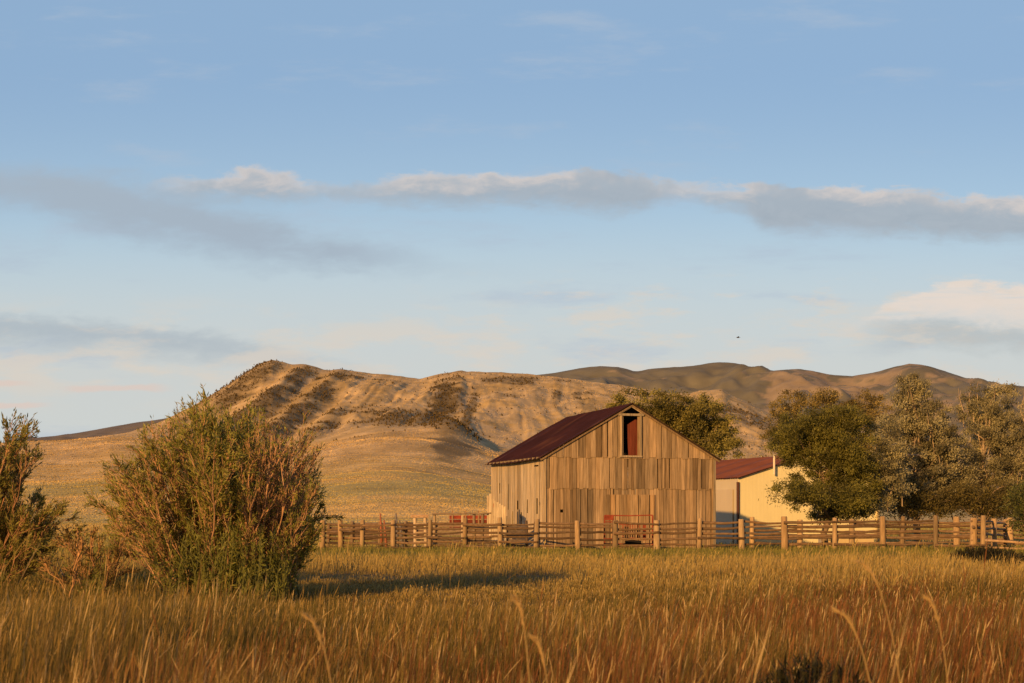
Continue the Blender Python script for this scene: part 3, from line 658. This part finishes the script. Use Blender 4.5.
S=fan([(158,205,455,432,1.3,208,228,13),(190,252,430,438,1.9,212,250,24),(185,262,462,460,1.7,208,252,22),(250,315,440,450,.30,240,268,30),(275,322,458,495,.45,245,275,22),(112,168,480,450,.8,198,218,20),(105,165,505,480,.6,196,212,18),(108,175,540,512,.35,195,210,12),(285,315,490,530,1.4,255,278,10),(200,300,490,500,1.3,215,268,16)],0,3)
bush('willow_bush',235,28,'big rounded willow bush with pinkish stems, left of the fence',S,((.23,.25,.05),(.38,.36,.095)),(.44,.27,.165),66000,basal=(186,298,.4,1.6,340,-1.9,.6),seed=4)
S=fan([(-50,8,455,445,1.4,-50,-10,14),(-5,26,430,462,1.4,-30,-8,13),(15,58,490,525,1.2,-25,0,11),(-80,-20,440,420,1.3,-60,-20,14),(10,60,505,550,.7,-20,5,8)],0,8)
bush('willow_bush',-25,28.5,'leafy willow bush cut off by the left edge',S,((.21,.215,.05),(.33,.30,.085)),(.40,.23,.14),34000,basal=(-80,20,.4,1.2,120,-1,.6),seed=9)
S=fan([(55,95,540,530,.5,80,100,4),(90,140,528,540,.5,90,110,4),(60,130,555,550,.5,80,105,5),(40,80,566,556,.4,80,100,3)],0,12)
bush('twiggy_bush',97,26.5,'low sparse reddish twiggy bush between the two willows',S,((.16,.12,.035),(.22,.16,.05)),(.46,.27,.14),2600,basal=(84,104,.3,1.0,26,-.4,.4),seed=13,leafL=.08)
# fallen dead branch
r=rng; a=at(38,574,30); b=at(78,592,29); a[2]=float(zg(a[0],a[1]))+.75; b[2]=float(zg(b[0],b[1]))+.2
root=thing('dead_branch',(b[0],b[1],float(zg(b[0],b[1]))),'bare pale fallen branch in the grass below the left willow','branch')
mb=MB(); p=limb(b,a,7,.2); mb.tube(p,np.linspace(.03,.012,7),6,(.45,.34,.22))
mb.build('branch',M_bark,root,smooth=True)
mb=MB()
for k in range(6):
    s=p[rng.integers(2,6)]; e=s+rng.normal(size=3)*[.3,.2,.1]+[-.2,0,.18]; mb.tube(limb(s,e,4,.2),[.012,.01,.008,.004],4,(.42,.31,.2),cap=False)
mb.build('twigs',M_bark,root,smooth=True)

# dark weeds
def weeds(px,d,w,dep,h,n,label,name,leafc):
    x0,y0=P2(px,d); root=thing(name,(x0,y0,float(zg(x0,y0))),label,'weeds')
    mb=MB(); m2=MB()
    for k in range(n):
        a=rng.random()*2*math.pi; q=math.sqrt(rng.random()); x=x0+math.cos(a)*q*w; y=y0+math.sin(a)*q*dep; z=float(zg(x,y)); hh=h*(1-.6*q*q)*rng.uniform(.6,1.1)
        s=np.array([x,y,z]); e=s+[rng.normal()*.12*h,rng.normal()*.12*h,hh]
        m2.tube(np.array([s,(s+e)/2,e]),[.008,.006,.003],3,(.05,.045,.02),cap=False)
        m=30; t=rng.uniform(.05,1,m)[:,None]; mb.leaves(s+(e-s)*t,rng.normal(size=(m,3))*.45+[0,0,1.],rng.uniform(.06,.14,m),rng.uniform(.008,.018,m),mix(leafc[0],leafc[1],rng.random(m)))
    m2.build('stems',M_bark,root); mb.build('leaves',M_leaf,root)
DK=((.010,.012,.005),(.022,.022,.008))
weeds(990,47,.7,3.8,.62,620,'patch of nearly black weeds at the foot of the thick right fence post','dark_weeds',DK)
weeds(812,8.8,.46,.9,.74,1300,'dark weed clump standing in for a soft shadow patch low in the foreground grass','dark_weeds',DK)  # near-black clump stands in for a soft shadow patch on the grass

# ------------------------------------------------------------------ grass
def grass_field(name,label,n,y0,y1,powr,colfn,hfn,wk,seedfrac,lean,seed,xlim=.5,gam=.8):
    r=np.random.default_rng(seed)
    u=r.random(n); e=1-powr
    Y=(y0**e+(y1**e-y0**e)*u)**(1/e) if abs(e)>1e-6 else y0*(y1/y0)**u
    X=(r.random(n)*2-1)*(Y*xlim+1.2)
    H=hfn(X,Y,r)*np.clip(r.normal(1,.34,n),.3,2.0)
    H=H*(1-.72*ss(-7.2,-5.,X)*ss(3.5,.5,X)*ss(22.5,25,Y)*ss(44,38,Y))
    H=H*(1-.6*ss(1.5,.7,np.hypot((X-15.8)/1.0,(Y-46)/3.4)))
    k=H>.03; X,Y,H=X[k],Y[k],H[k]; n=len(X)
    Z=zg(X,Y)-.02
    yaw=r.random(n)*2*math.pi; W=wk[0]+wk[1]*Y; W=W*r.uniform(.6,1.4,n)
    sd=r.random(n)<seedfrac
    la=r.random(n)*2*math.pi; lm=np.abs(r.normal(0,lean,n))*np.where(r.random(n)<.12,2.6,1.)
    LX=np.cos(la)*lm+.10; LY=np.sin(la)*lm*.8
    lv=np.array([0,.45,.78,.89,1.]); 
    wl=np.where(sd[:,None],np.array([.6,.5,.45,1.7,.0]),np.array([1,.9,.55,.3,.0]))
    droop=np.where(sd,.5,1.)[:,None]
    s=lv[None]; hz=H[:,None]*(s-.22*droop*lm[:,None]*2*s**2*.5)
    cx=X[:,None]+LX[:,None]*H[:,None]*s**1.8; cy=Y[:,None]+LY[:,None]*H[:,None]*s**1.8; cz=Z[:,None]+hz
    wx=np.cos(yaw)[:,None]*W[:,None]*wl*.5; wy=np.sin(yaw)[:,None]*W[:,None]*wl*.5
    A=np.stack([cx-wx,cy-wy,cz],-1); B=np.stack([cx+wx,cy+wy,cz],-1)
    V=np.concatenate([A[:,:4],B[:,:4],A[:,4:5]],1)        # 9 verts per blade
    o=np.arange(n)[:,None]*9
    Q=np.concatenate([o+np.array([[i,i+4,i+5,i+1]]) for i in range(3)],0); T=o+np.array([[3,7,8]])
    cb,ct=colfn(X,Y,sd,r)
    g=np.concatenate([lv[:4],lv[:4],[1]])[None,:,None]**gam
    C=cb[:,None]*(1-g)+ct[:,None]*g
    mb=MB(); mb.add(V.reshape(-1,3),Q,T,C.reshape(-1,3))
    tag(mb.build(name,M_grass),label,'grass',kind='stuff')
def gold_cols(X,Y,sd,r):
    n=len(X); a=fbm(X/2.2+3,Y/5,4); b=fbm(X/1.3+30,Y/3.2,3); t=r.random(n)
    tip=mix((.27,.18,.05),(.43,.30,.09),t); 
    red=mix((.20,.07,.03),(.30,.12,.045),t)
    rm=ss(.42,.60,a+.20*ss(.05,.3,X/Y)-.20*ss(11,20,Y))*.9
    tip=mix(tip,red,rm)
    grn=mix((.14,.13,.03),(.27,.225,.055),t); gm=(r.random(n)<(.46+.12*ss(9,18,Y)+.4*ss(-.08,-.22,X/Y)*ss(11,19,Y)+.3*ss(.5,.65,b)))*(~sd)
    tip=np.where(gm[:,None],grn,tip)
    tip=np.where((sd&(r.random(n)<.24))[:,None],mix((.62,.44,.19),(.72,.55,.28),t),tip)
    base=tip*.22*np.array([.9,.95,.7])  # lower blade colour darkened for the shade inside dense grass, tips left lit
    return base,tip
def gold_h(X,Y,r): 
    h=.26+.5*fbm(X/2,Y/3,4)+.22*ss(.58,.72,fbm(X/.8+4,Y/1.1,3))
    return h*(1-.5*ss(9,26,Y))
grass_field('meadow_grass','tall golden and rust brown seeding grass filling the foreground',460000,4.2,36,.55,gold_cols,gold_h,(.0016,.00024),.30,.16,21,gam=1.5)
def mid_cols(X,Y,sd,r):
    n=len(X); t=r.random(n); b=fbm(X/6,Y/5,3)
    tip=mix((.46,.32,.10),(.58,.44,.16),t); grn=mix((.17,.18,.04),(.29,.27,.065),t)
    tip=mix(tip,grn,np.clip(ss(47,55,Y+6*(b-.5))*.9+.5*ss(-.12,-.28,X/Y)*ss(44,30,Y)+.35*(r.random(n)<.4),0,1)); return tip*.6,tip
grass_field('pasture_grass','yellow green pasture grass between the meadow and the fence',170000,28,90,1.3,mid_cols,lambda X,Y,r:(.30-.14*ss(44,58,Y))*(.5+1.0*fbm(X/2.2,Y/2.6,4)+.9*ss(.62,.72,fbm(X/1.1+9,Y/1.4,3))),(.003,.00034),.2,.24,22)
def far_cols(X,Y,sd,r):
    t=r.random(len(X)); n=fbm(X/60+5,Y/35,4)
    tip=mix(mix((.56,.41,.14),(.62,.47,.18),t),mix((.32,.29,.08),(.40,.34,.1),t),ss(.4,.6,n)); return tip*.7,tip
grass_field('field_grass','short dry grass on the flat field behind the corral',120000,88,420,1.1,far_cols,lambda X,Y,r:.26+0*X,(.006,.0004),.1,.15,23)

# single tall stalks that stand above the foreground
def stalk(tip,base_px,d,label,bend,group=None,c=(.50,.36,.16)):
    t=at(*tip,d); bx=(base_px-HX)/F*d; b=np.array([bx,d+.1,float(zg(bx,d))])
    root=thing('grass_stalk',b,label,'grass stalk',group)
    n=12; s=np.linspace(0,1,n)[:,None]; ctrl=np.array([b[0]*(1-bend)+t[0]*bend,d,t[2]-.03]); p=(1-s)**2*b+2*s*(1-s)*ctrl+s*s*t
    mb=MB(); mb.tube(p,np.linspace(.0035,.0022,n),5,c); mb.build('stem',M_grass,root,smooth=True)
    mb=MB(); q=p[8:]; rr=[.002,.005,.0045,.0015]
    mb.tube(q,rr,6,np.array(c)*1.1)
    k=90; i=rng.integers(0,3,k); f=rng.random(k)[:,None]; pp=q[i]+(q[i+1]-q[i])*f; ax=q[i+1]-q[i]
    mb.leaves(pp,ax/np.linalg.norm(ax,axis=1)[:,None]+rng.normal(size=(k,3))*.2,rng.uniform(.02,.05,k),.0035,np.tile(np.array(c)*1.15,(k,1))); mb.build('seed_head',M_grass,root)
stalk((858,562),925,6.2,'tallest pale arching grass stalk at right, bending left under the fence',.35)
stalk((838,612),905,5.6,'pale grass stalk bending left, just below the tallest arching one',.4)
stalk((516,600),540,5.4,'upright pale grass stalk leaning left at bottom centre',.3)
stalk((535,640),566,5.0,'short pale grass stalk curving left at bottom centre',.35)
stalk((308,618),352,5.2,'pale grass stalk leaning left in the lower left foreground',.3)
stalk((926,598),965,6.0,'pale grass stalk leaning left near the right edge of the foreground',.3)

# ------------------------------------------------------------------ bird
p=at(738,337.5,150); root=thing('bird',p,'tiny dark bird flying above the mountains','bird')
mb=MB(); x,y,z=p
mb.tube([(x-.17,y,z+.0),(x-.12,y,z+.015),(x,y,z),(x+.12,y,z-.01),(x+.2,y,z-.01)],[.012,.045,.06,.04,.015],8,(.06,.05,.045)); b=mb.build('body',M_bark,root,smooth=True)
for sg in (-1,1):
    mb=MB(); mb.add([(x-.07,y,z+.03),(x+.09,y,z+.03),(x+.1,y+sg*.22,z+.09),(x-.02,y+sg*.24,z+.1),(x+.12,y+sg*.45,z+.05)],[[0,1,2,3]],[[3,2,4]],(.05,.045,.04)); mb.build('wing',M_bark,root)
mb=MB(); mb.add([(x+.17,y-.03,z),(x+.17,y+.03,z),(x+.3,y+.06,z),(x+.3,y-.06,z)],[[0,1,2,3]],None,(.05,.045,.04)); mb.build('tail',M_bark,root)

# ------------------------------------------------------------------ sun, sky, camera
PHI,EL=R(60),R(15)
s=Vector((-math.cos(PHI)*math.cos(EL),-math.sin(PHI)*math.cos(EL),math.sin(EL)))
sun=bpy.data.lights.new('sun','SUN'); sun.energy=5.0; sun.angle=R(.6); sun.color=(1.0,.52,.16)
so=bpy.data.objects.new('sun',sun); COL.objects.link(so); so.rotation_euler=(-s).to_track_quat('-Z','Y').to_euler(); so.location=(-20,-20,30)

w=bpy.data.worlds.new('World'); sc.world=w; w.use_nodes=True; nt=w.node_tree; N=nt.nodes; L=nt.links
bg=N['Background']; STR=.1; bg.inputs['Strength'].default_value=STR
sky=N.new('ShaderNodeTexSky'); sky.sky_type='NISHITA'; sky.sun_disc=False; sky.sun_elevation=EL; sky.sun_rotation=math.atan2(s.x,s.y)%(2*math.pi)
sky.altitude=1500; sky.air_density=1.0; sky.dust_density=1.2; sky.ozone_density=1.5
def inp(socket,val):
    if hasattr(val,'is_output'): L.new(val,socket)
    else: socket.default_value=val
def M(op,a,b=0.,c=None,clamp=False):
    n=N.new('ShaderNodeMath'); n.operation=op; n.use_clamp=clamp; inp(n.inputs[0],a); inp(n.inputs[1],b)
    if c is not None: inp(n.inputs[2],c)
    return n.outputs[0]
def SS(x,a,b,lo=0.,hi=1.):
    n=N.new('ShaderNodeMapRange'); n.interpolation_type='SMOOTHSTEP'; inp(n.inputs[0],x); n.inputs[1].default_value=a; n.inputs[2].default_value=b; n.inputs[3].default_value=lo; n.inputs[4].default_value=hi; return n.outputs[0]
def RSS(x,a,b):                      # falling smoothstep
    return SS(x,a,b,1.,0.)
def curve(x,pts,lo,hi,x0=-200.,x1=1224.):
    n=N.new('ShaderNodeFloatCurve'); cv=n.mapping.curves[0]
    P=[((a-x0)/(x1-x0),(b-lo)/(hi-lo)) for a,b in pts]
    cv.points[0].location=P[0]; cv.points[1].location=P[-1]
    for q in P[1:-1]: cv.points.new(*q)
    n.mapping.update(); inp(n.inputs['Value'],SSl(x,x0,x1)); return M('MULTIPLY_ADD',n.outputs[0],hi-lo,lo)
def SSl(x,a,b):
    n=N.new('ShaderNodeMapRange'); inp(n.inputs[0],x); n.inputs[1].default_value=a; n.inputs[2].default_value=b; return n.outputs[0]
def C3(a): return (a[0],a[1],a[2],1.)
def srgb(r,g,b,k=1.): return tuple(k*((v/255/12.92) if v/255<.04045 else ((v/255+.055)/1.055)**2.4)/STR for v in (r,g,b))
def MIX(f,a,b):
    n=N.new('ShaderNodeMix'); n.data_type='RGBA'; inp(n.inputs[0],f); inp(n.inputs[6],a if hasattr(a,'is_output') else C3(a)); inp(n.inputs[7],b if hasattr(b,'is_output') else C3(b)); return n.outputs[2]
tc=N.new('ShaderNodeTexCoord'); sp=N.new('ShaderNodeSeparateXYZ'); L.new(tc.outputs['Generated'],sp.inputs[0])
dy=M('MAXIMUM',M('ABSOLUTE',sp.outputs[1]),.05)
# clouds live on the sky sphere: gx runs along the horizon, gy is degrees-like height (both in thousandths of the view distance)
gx=M('MULTIPLY_ADD',M('DIVIDE',sp.outputs[0],dy),F,HX)
gy=M('MULTIPLY_ADD',M('DIVIDE',sp.outputs[2],dy),-F,HY)
def NZ(sx,sy,det=6,rough=.58,ox=0.,oy=0.,dist=0.):
    cb=N.new('ShaderNodeCombineXYZ'); inp(cb.inputs[0],M('MULTIPLY_ADD',gx,1/sx,ox)); inp(cb.inputs[1],M('MULTIPLY_ADD',gy,1/sy,oy)); cb.inputs[2].default_value=.37
    n=N.new('ShaderNodeTexNoise'); n.inputs['Scale'].default_value=1; n.inputs['Detail'].default_value=det; n.inputs['Roughness'].default_value=rough; n.inputs['Distortion'].default_value=dist
    L.new(cb.outputs[0],n.inputs['Vector']); return n.outputs['Fac']
n_big=NZ(150,55,5,.55,3.1); n_mid=NZ(52,20,6,.6,7.7,2.2,.4); n_fine=NZ(20,8,5,.6,1.3,5.)
warp=M('ADD',M('MULTIPLY',M('SUBTRACT',n_mid,.5),34.),M('MULTIPLY',M('SUBTRACT',n_fine,.5),14.))
gyw=M('ADD',gy,warp)
gyb=M('ADD',gyw,M('MULTIPLY',M('SUBTRACT',n_big,.5),40.))
def band(top,bot,g,st,sb):           # soft sheet between two height curves
    a=M('SUBTRACT',g,top); b=M('SUBTRACT',bot,g)
    return M('MULTIPLY',SS(a,-st*.3,st),SS(b,-sb*.35,sb)), a
lo,hi=100.,460.
topA=curve(gx,[(-200,200),(60,196),(150,181),(220,172),(260,168),(300,176),(350,182),(400,176),(450,173),(520,171),(600,169),(650,176),(700,182),(800,182),(900,189),(1024,198),(1224,205)],lo,hi)
botA=curve(gx,[(-200,190),(60,190),(150,196),(250,202),(350,205),(450,210),(550,210),(620,215),(680,206),(740,214),(770,236),(850,238),(950,242),(1024,245),(1224,250)],lo,hi)
topB=curve(gx,[(-200,150),(0,160),(100,166),(200,186),(300,212),(400,248),(480,268),(1224,300)],lo,hi)
botB=curve(gx,[(-200,215),(0,212),(100,238),(200,254),(300,272),(400,276),(480,274),(1224,290)],lo,hi)
topC=curve(gx,[(-200,300),(0,310),(100,318),(200,328),(300,350),(420,380),(1224,420)],lo,hi)
botC=curve(gx,[(-200,360),(0,352),(100,356),(200,364),(300,370),(420,388),(1224,400)],lo,hi)
topE=curve(gx,[(-200,420),(800,345),(860,322),(890,300),(930,286),(980,283),(1060,280),(1224,270)],lo,hi)
botE=curve(gx,[(-200,400),(800,340),(860,330),(930,324),(1024,330),(1224,340)],lo,hi)
skyc=N.new('ShaderNodeVectorMath'); skyc.operation='MULTIPLY'; L.new(sky.outputs[0],skyc.inputs[0]); skyc.inputs[1].default_value=(1,1,1)
col=skyc.outputs[0]
lowsky=RSS(sp.outputs[2],.34,.75)           # the air near the horizon is paler than the zenith
col=MIX(M('MULTIPLY',lowsky,.82),col,MIX(SS(gy,60.,330.),srgb(150,182,215),srgb(190,215,227)))
front=SS(sp.outputs[1],.1,.5)
# warm glow of the sun's half of the sky behind the viewer, dimmer zenith
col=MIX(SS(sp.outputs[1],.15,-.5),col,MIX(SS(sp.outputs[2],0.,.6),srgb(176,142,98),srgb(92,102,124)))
# warm haze toward the horizon
hz=SS(gy,190.,385.)
col=MIX(M('MULTIPLY',M('MULTIPLY',hz,.8),front),col,srgb(208,207,201))
GREY=srgb(160,172,184); LIT=srgb(216,205,198); CREAM=srgb(222,208,192); VEIL=srgb(166,180,194)
def over(col,m,c,k): return MIX(M('MULTIPLY',M('MULTIPLY',m,k),front,clamp=True),col,c)
# thin high wisps
col=over(col,SS(NZ(170,36,6,.6,11.,4.),.52,.75),srgb(176,190,207),.5)
mB,_=band(topB,botB,gyb,30.,30.); col=over(col,M('MULTIPLY',mB,SS(n_big,.2,.45)),VEIL,.95)
mC,_=band(topC,botC,gyw,16.,30.); col=over(col,mC,srgb(166,178,188),.7)
# cream puffs near the horizon
pf=M('MULTIPLY',SS(NZ(95,26,6,.6,21.,9.),.46,.66),M('MULTIPLY',SS(gy,285.,345.),RSS(gy,372.,420.))); col=over(col,pf,CREAM,.6)
mE,aE=band(topE,botE,gyw,7.,26.); mE=M('MULTIPLY',mE,SS(NZ(150,11,6,.6,2.2,3.3),.28,.52,.25,1.)); col=over(col,mE,srgb(230,216,204),.95)
topE2=M('ADD',botE,-8.); mE2,_=band(topE2,M('ADD',botE,28.),gyw,14.,20.); col=over(col,M('MULTIPLY',mE2,SS(gx,840.,920.)),srgb(176,182,184),.6)
n_puff=NZ(34,17,7,.62,4.4,8.1,.6)
mA,aA=band(topA,botA,gyw,16.,44.)
mA=M('MULTIPLY',mA,SS(gx,90.,200.))
dA=SS(M('ADD',M('MULTIPLY',mA,1.25),M('ADD',M('MULTIPLY',M('SUBTRACT',n_mid,.5),.28),M('MULTIPLY',M('SUBTRACT',n_puff,.5),.5))),.0,.74)
dA=M('MULTIPLY',dA,SS(mA,.0,.2))
litA=M('MULTIPLY',RSS(M('ADD',aA,M('MULTIPLY',M('SUBTRACT',n_puff,.5),34.)),0.,24.),SS(NZ(95,150,4,.55,5.5,1.),.27,.55))
colA=MIX(litA,MIX(n_puff,srgb(154,166,178),srgb(178,186,194)),LIT)
col=over(col,dA,colA,.9)
# low broken warm puffs
pf2=M('MULTIPLY',SS(NZ(60,17,6,.62,31.,4.),.50,.68),M('MULTIPLY',SS(gy,262.,300.),RSS(gy,340.,372.))); col=over(col,M('MULTIPLY',pf2,SS(gx,380.,520.)),CREAM,.5)
# two thin pink streaks at lower left
for (x0,x1,yy,th) in ((55.,180.,388.,5.),(-60.,42.,384.,4.),(-40.,60.,405.,4.)):
    m=M('MULTIPLY',M('MULTIPLY',SS(gx,x0,x0+25),RSS(gx,x1-35,x1)),RSS(M('ABSOLUTE',M('SUBTRACT',M('ADD',gy,M('MULTIPLY',warp,.3)),yy)),th*.3,th))
    col=over(col,m,srgb(222,200,188),.7)
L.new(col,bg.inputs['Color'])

cam=bpy.data.cameras.new('camera'); co=bpy.data.objects.new('camera',cam); COL.objects.link(co); sc.camera=co
co.location=(0,0,EYE); co.rotation_euler=(R(90),0,0); cam.sensor_width=36; cam.lens=36*F/1024; cam.shift_y=(HY-341.5)/1024
cam.clip_start=.1; cam.clip_end=30000
cam.dof.use_dof=True; cam.dof.focus_distance=62; cam.dof.aperture_fstop=4.5
sc.view_settings.view_transform='Standard'; sc.view_settings.look='None'; sc.view_settings.exposure=0; sc.view_settings.gamma=1
sc.render.engine='CYCLES'; sc.cycles.use_denoising=True; sc.cycles.max_bounces=5; sc.cycles.diffuse_bounces=3
sc.cycles.sample_clamp_indirect=4
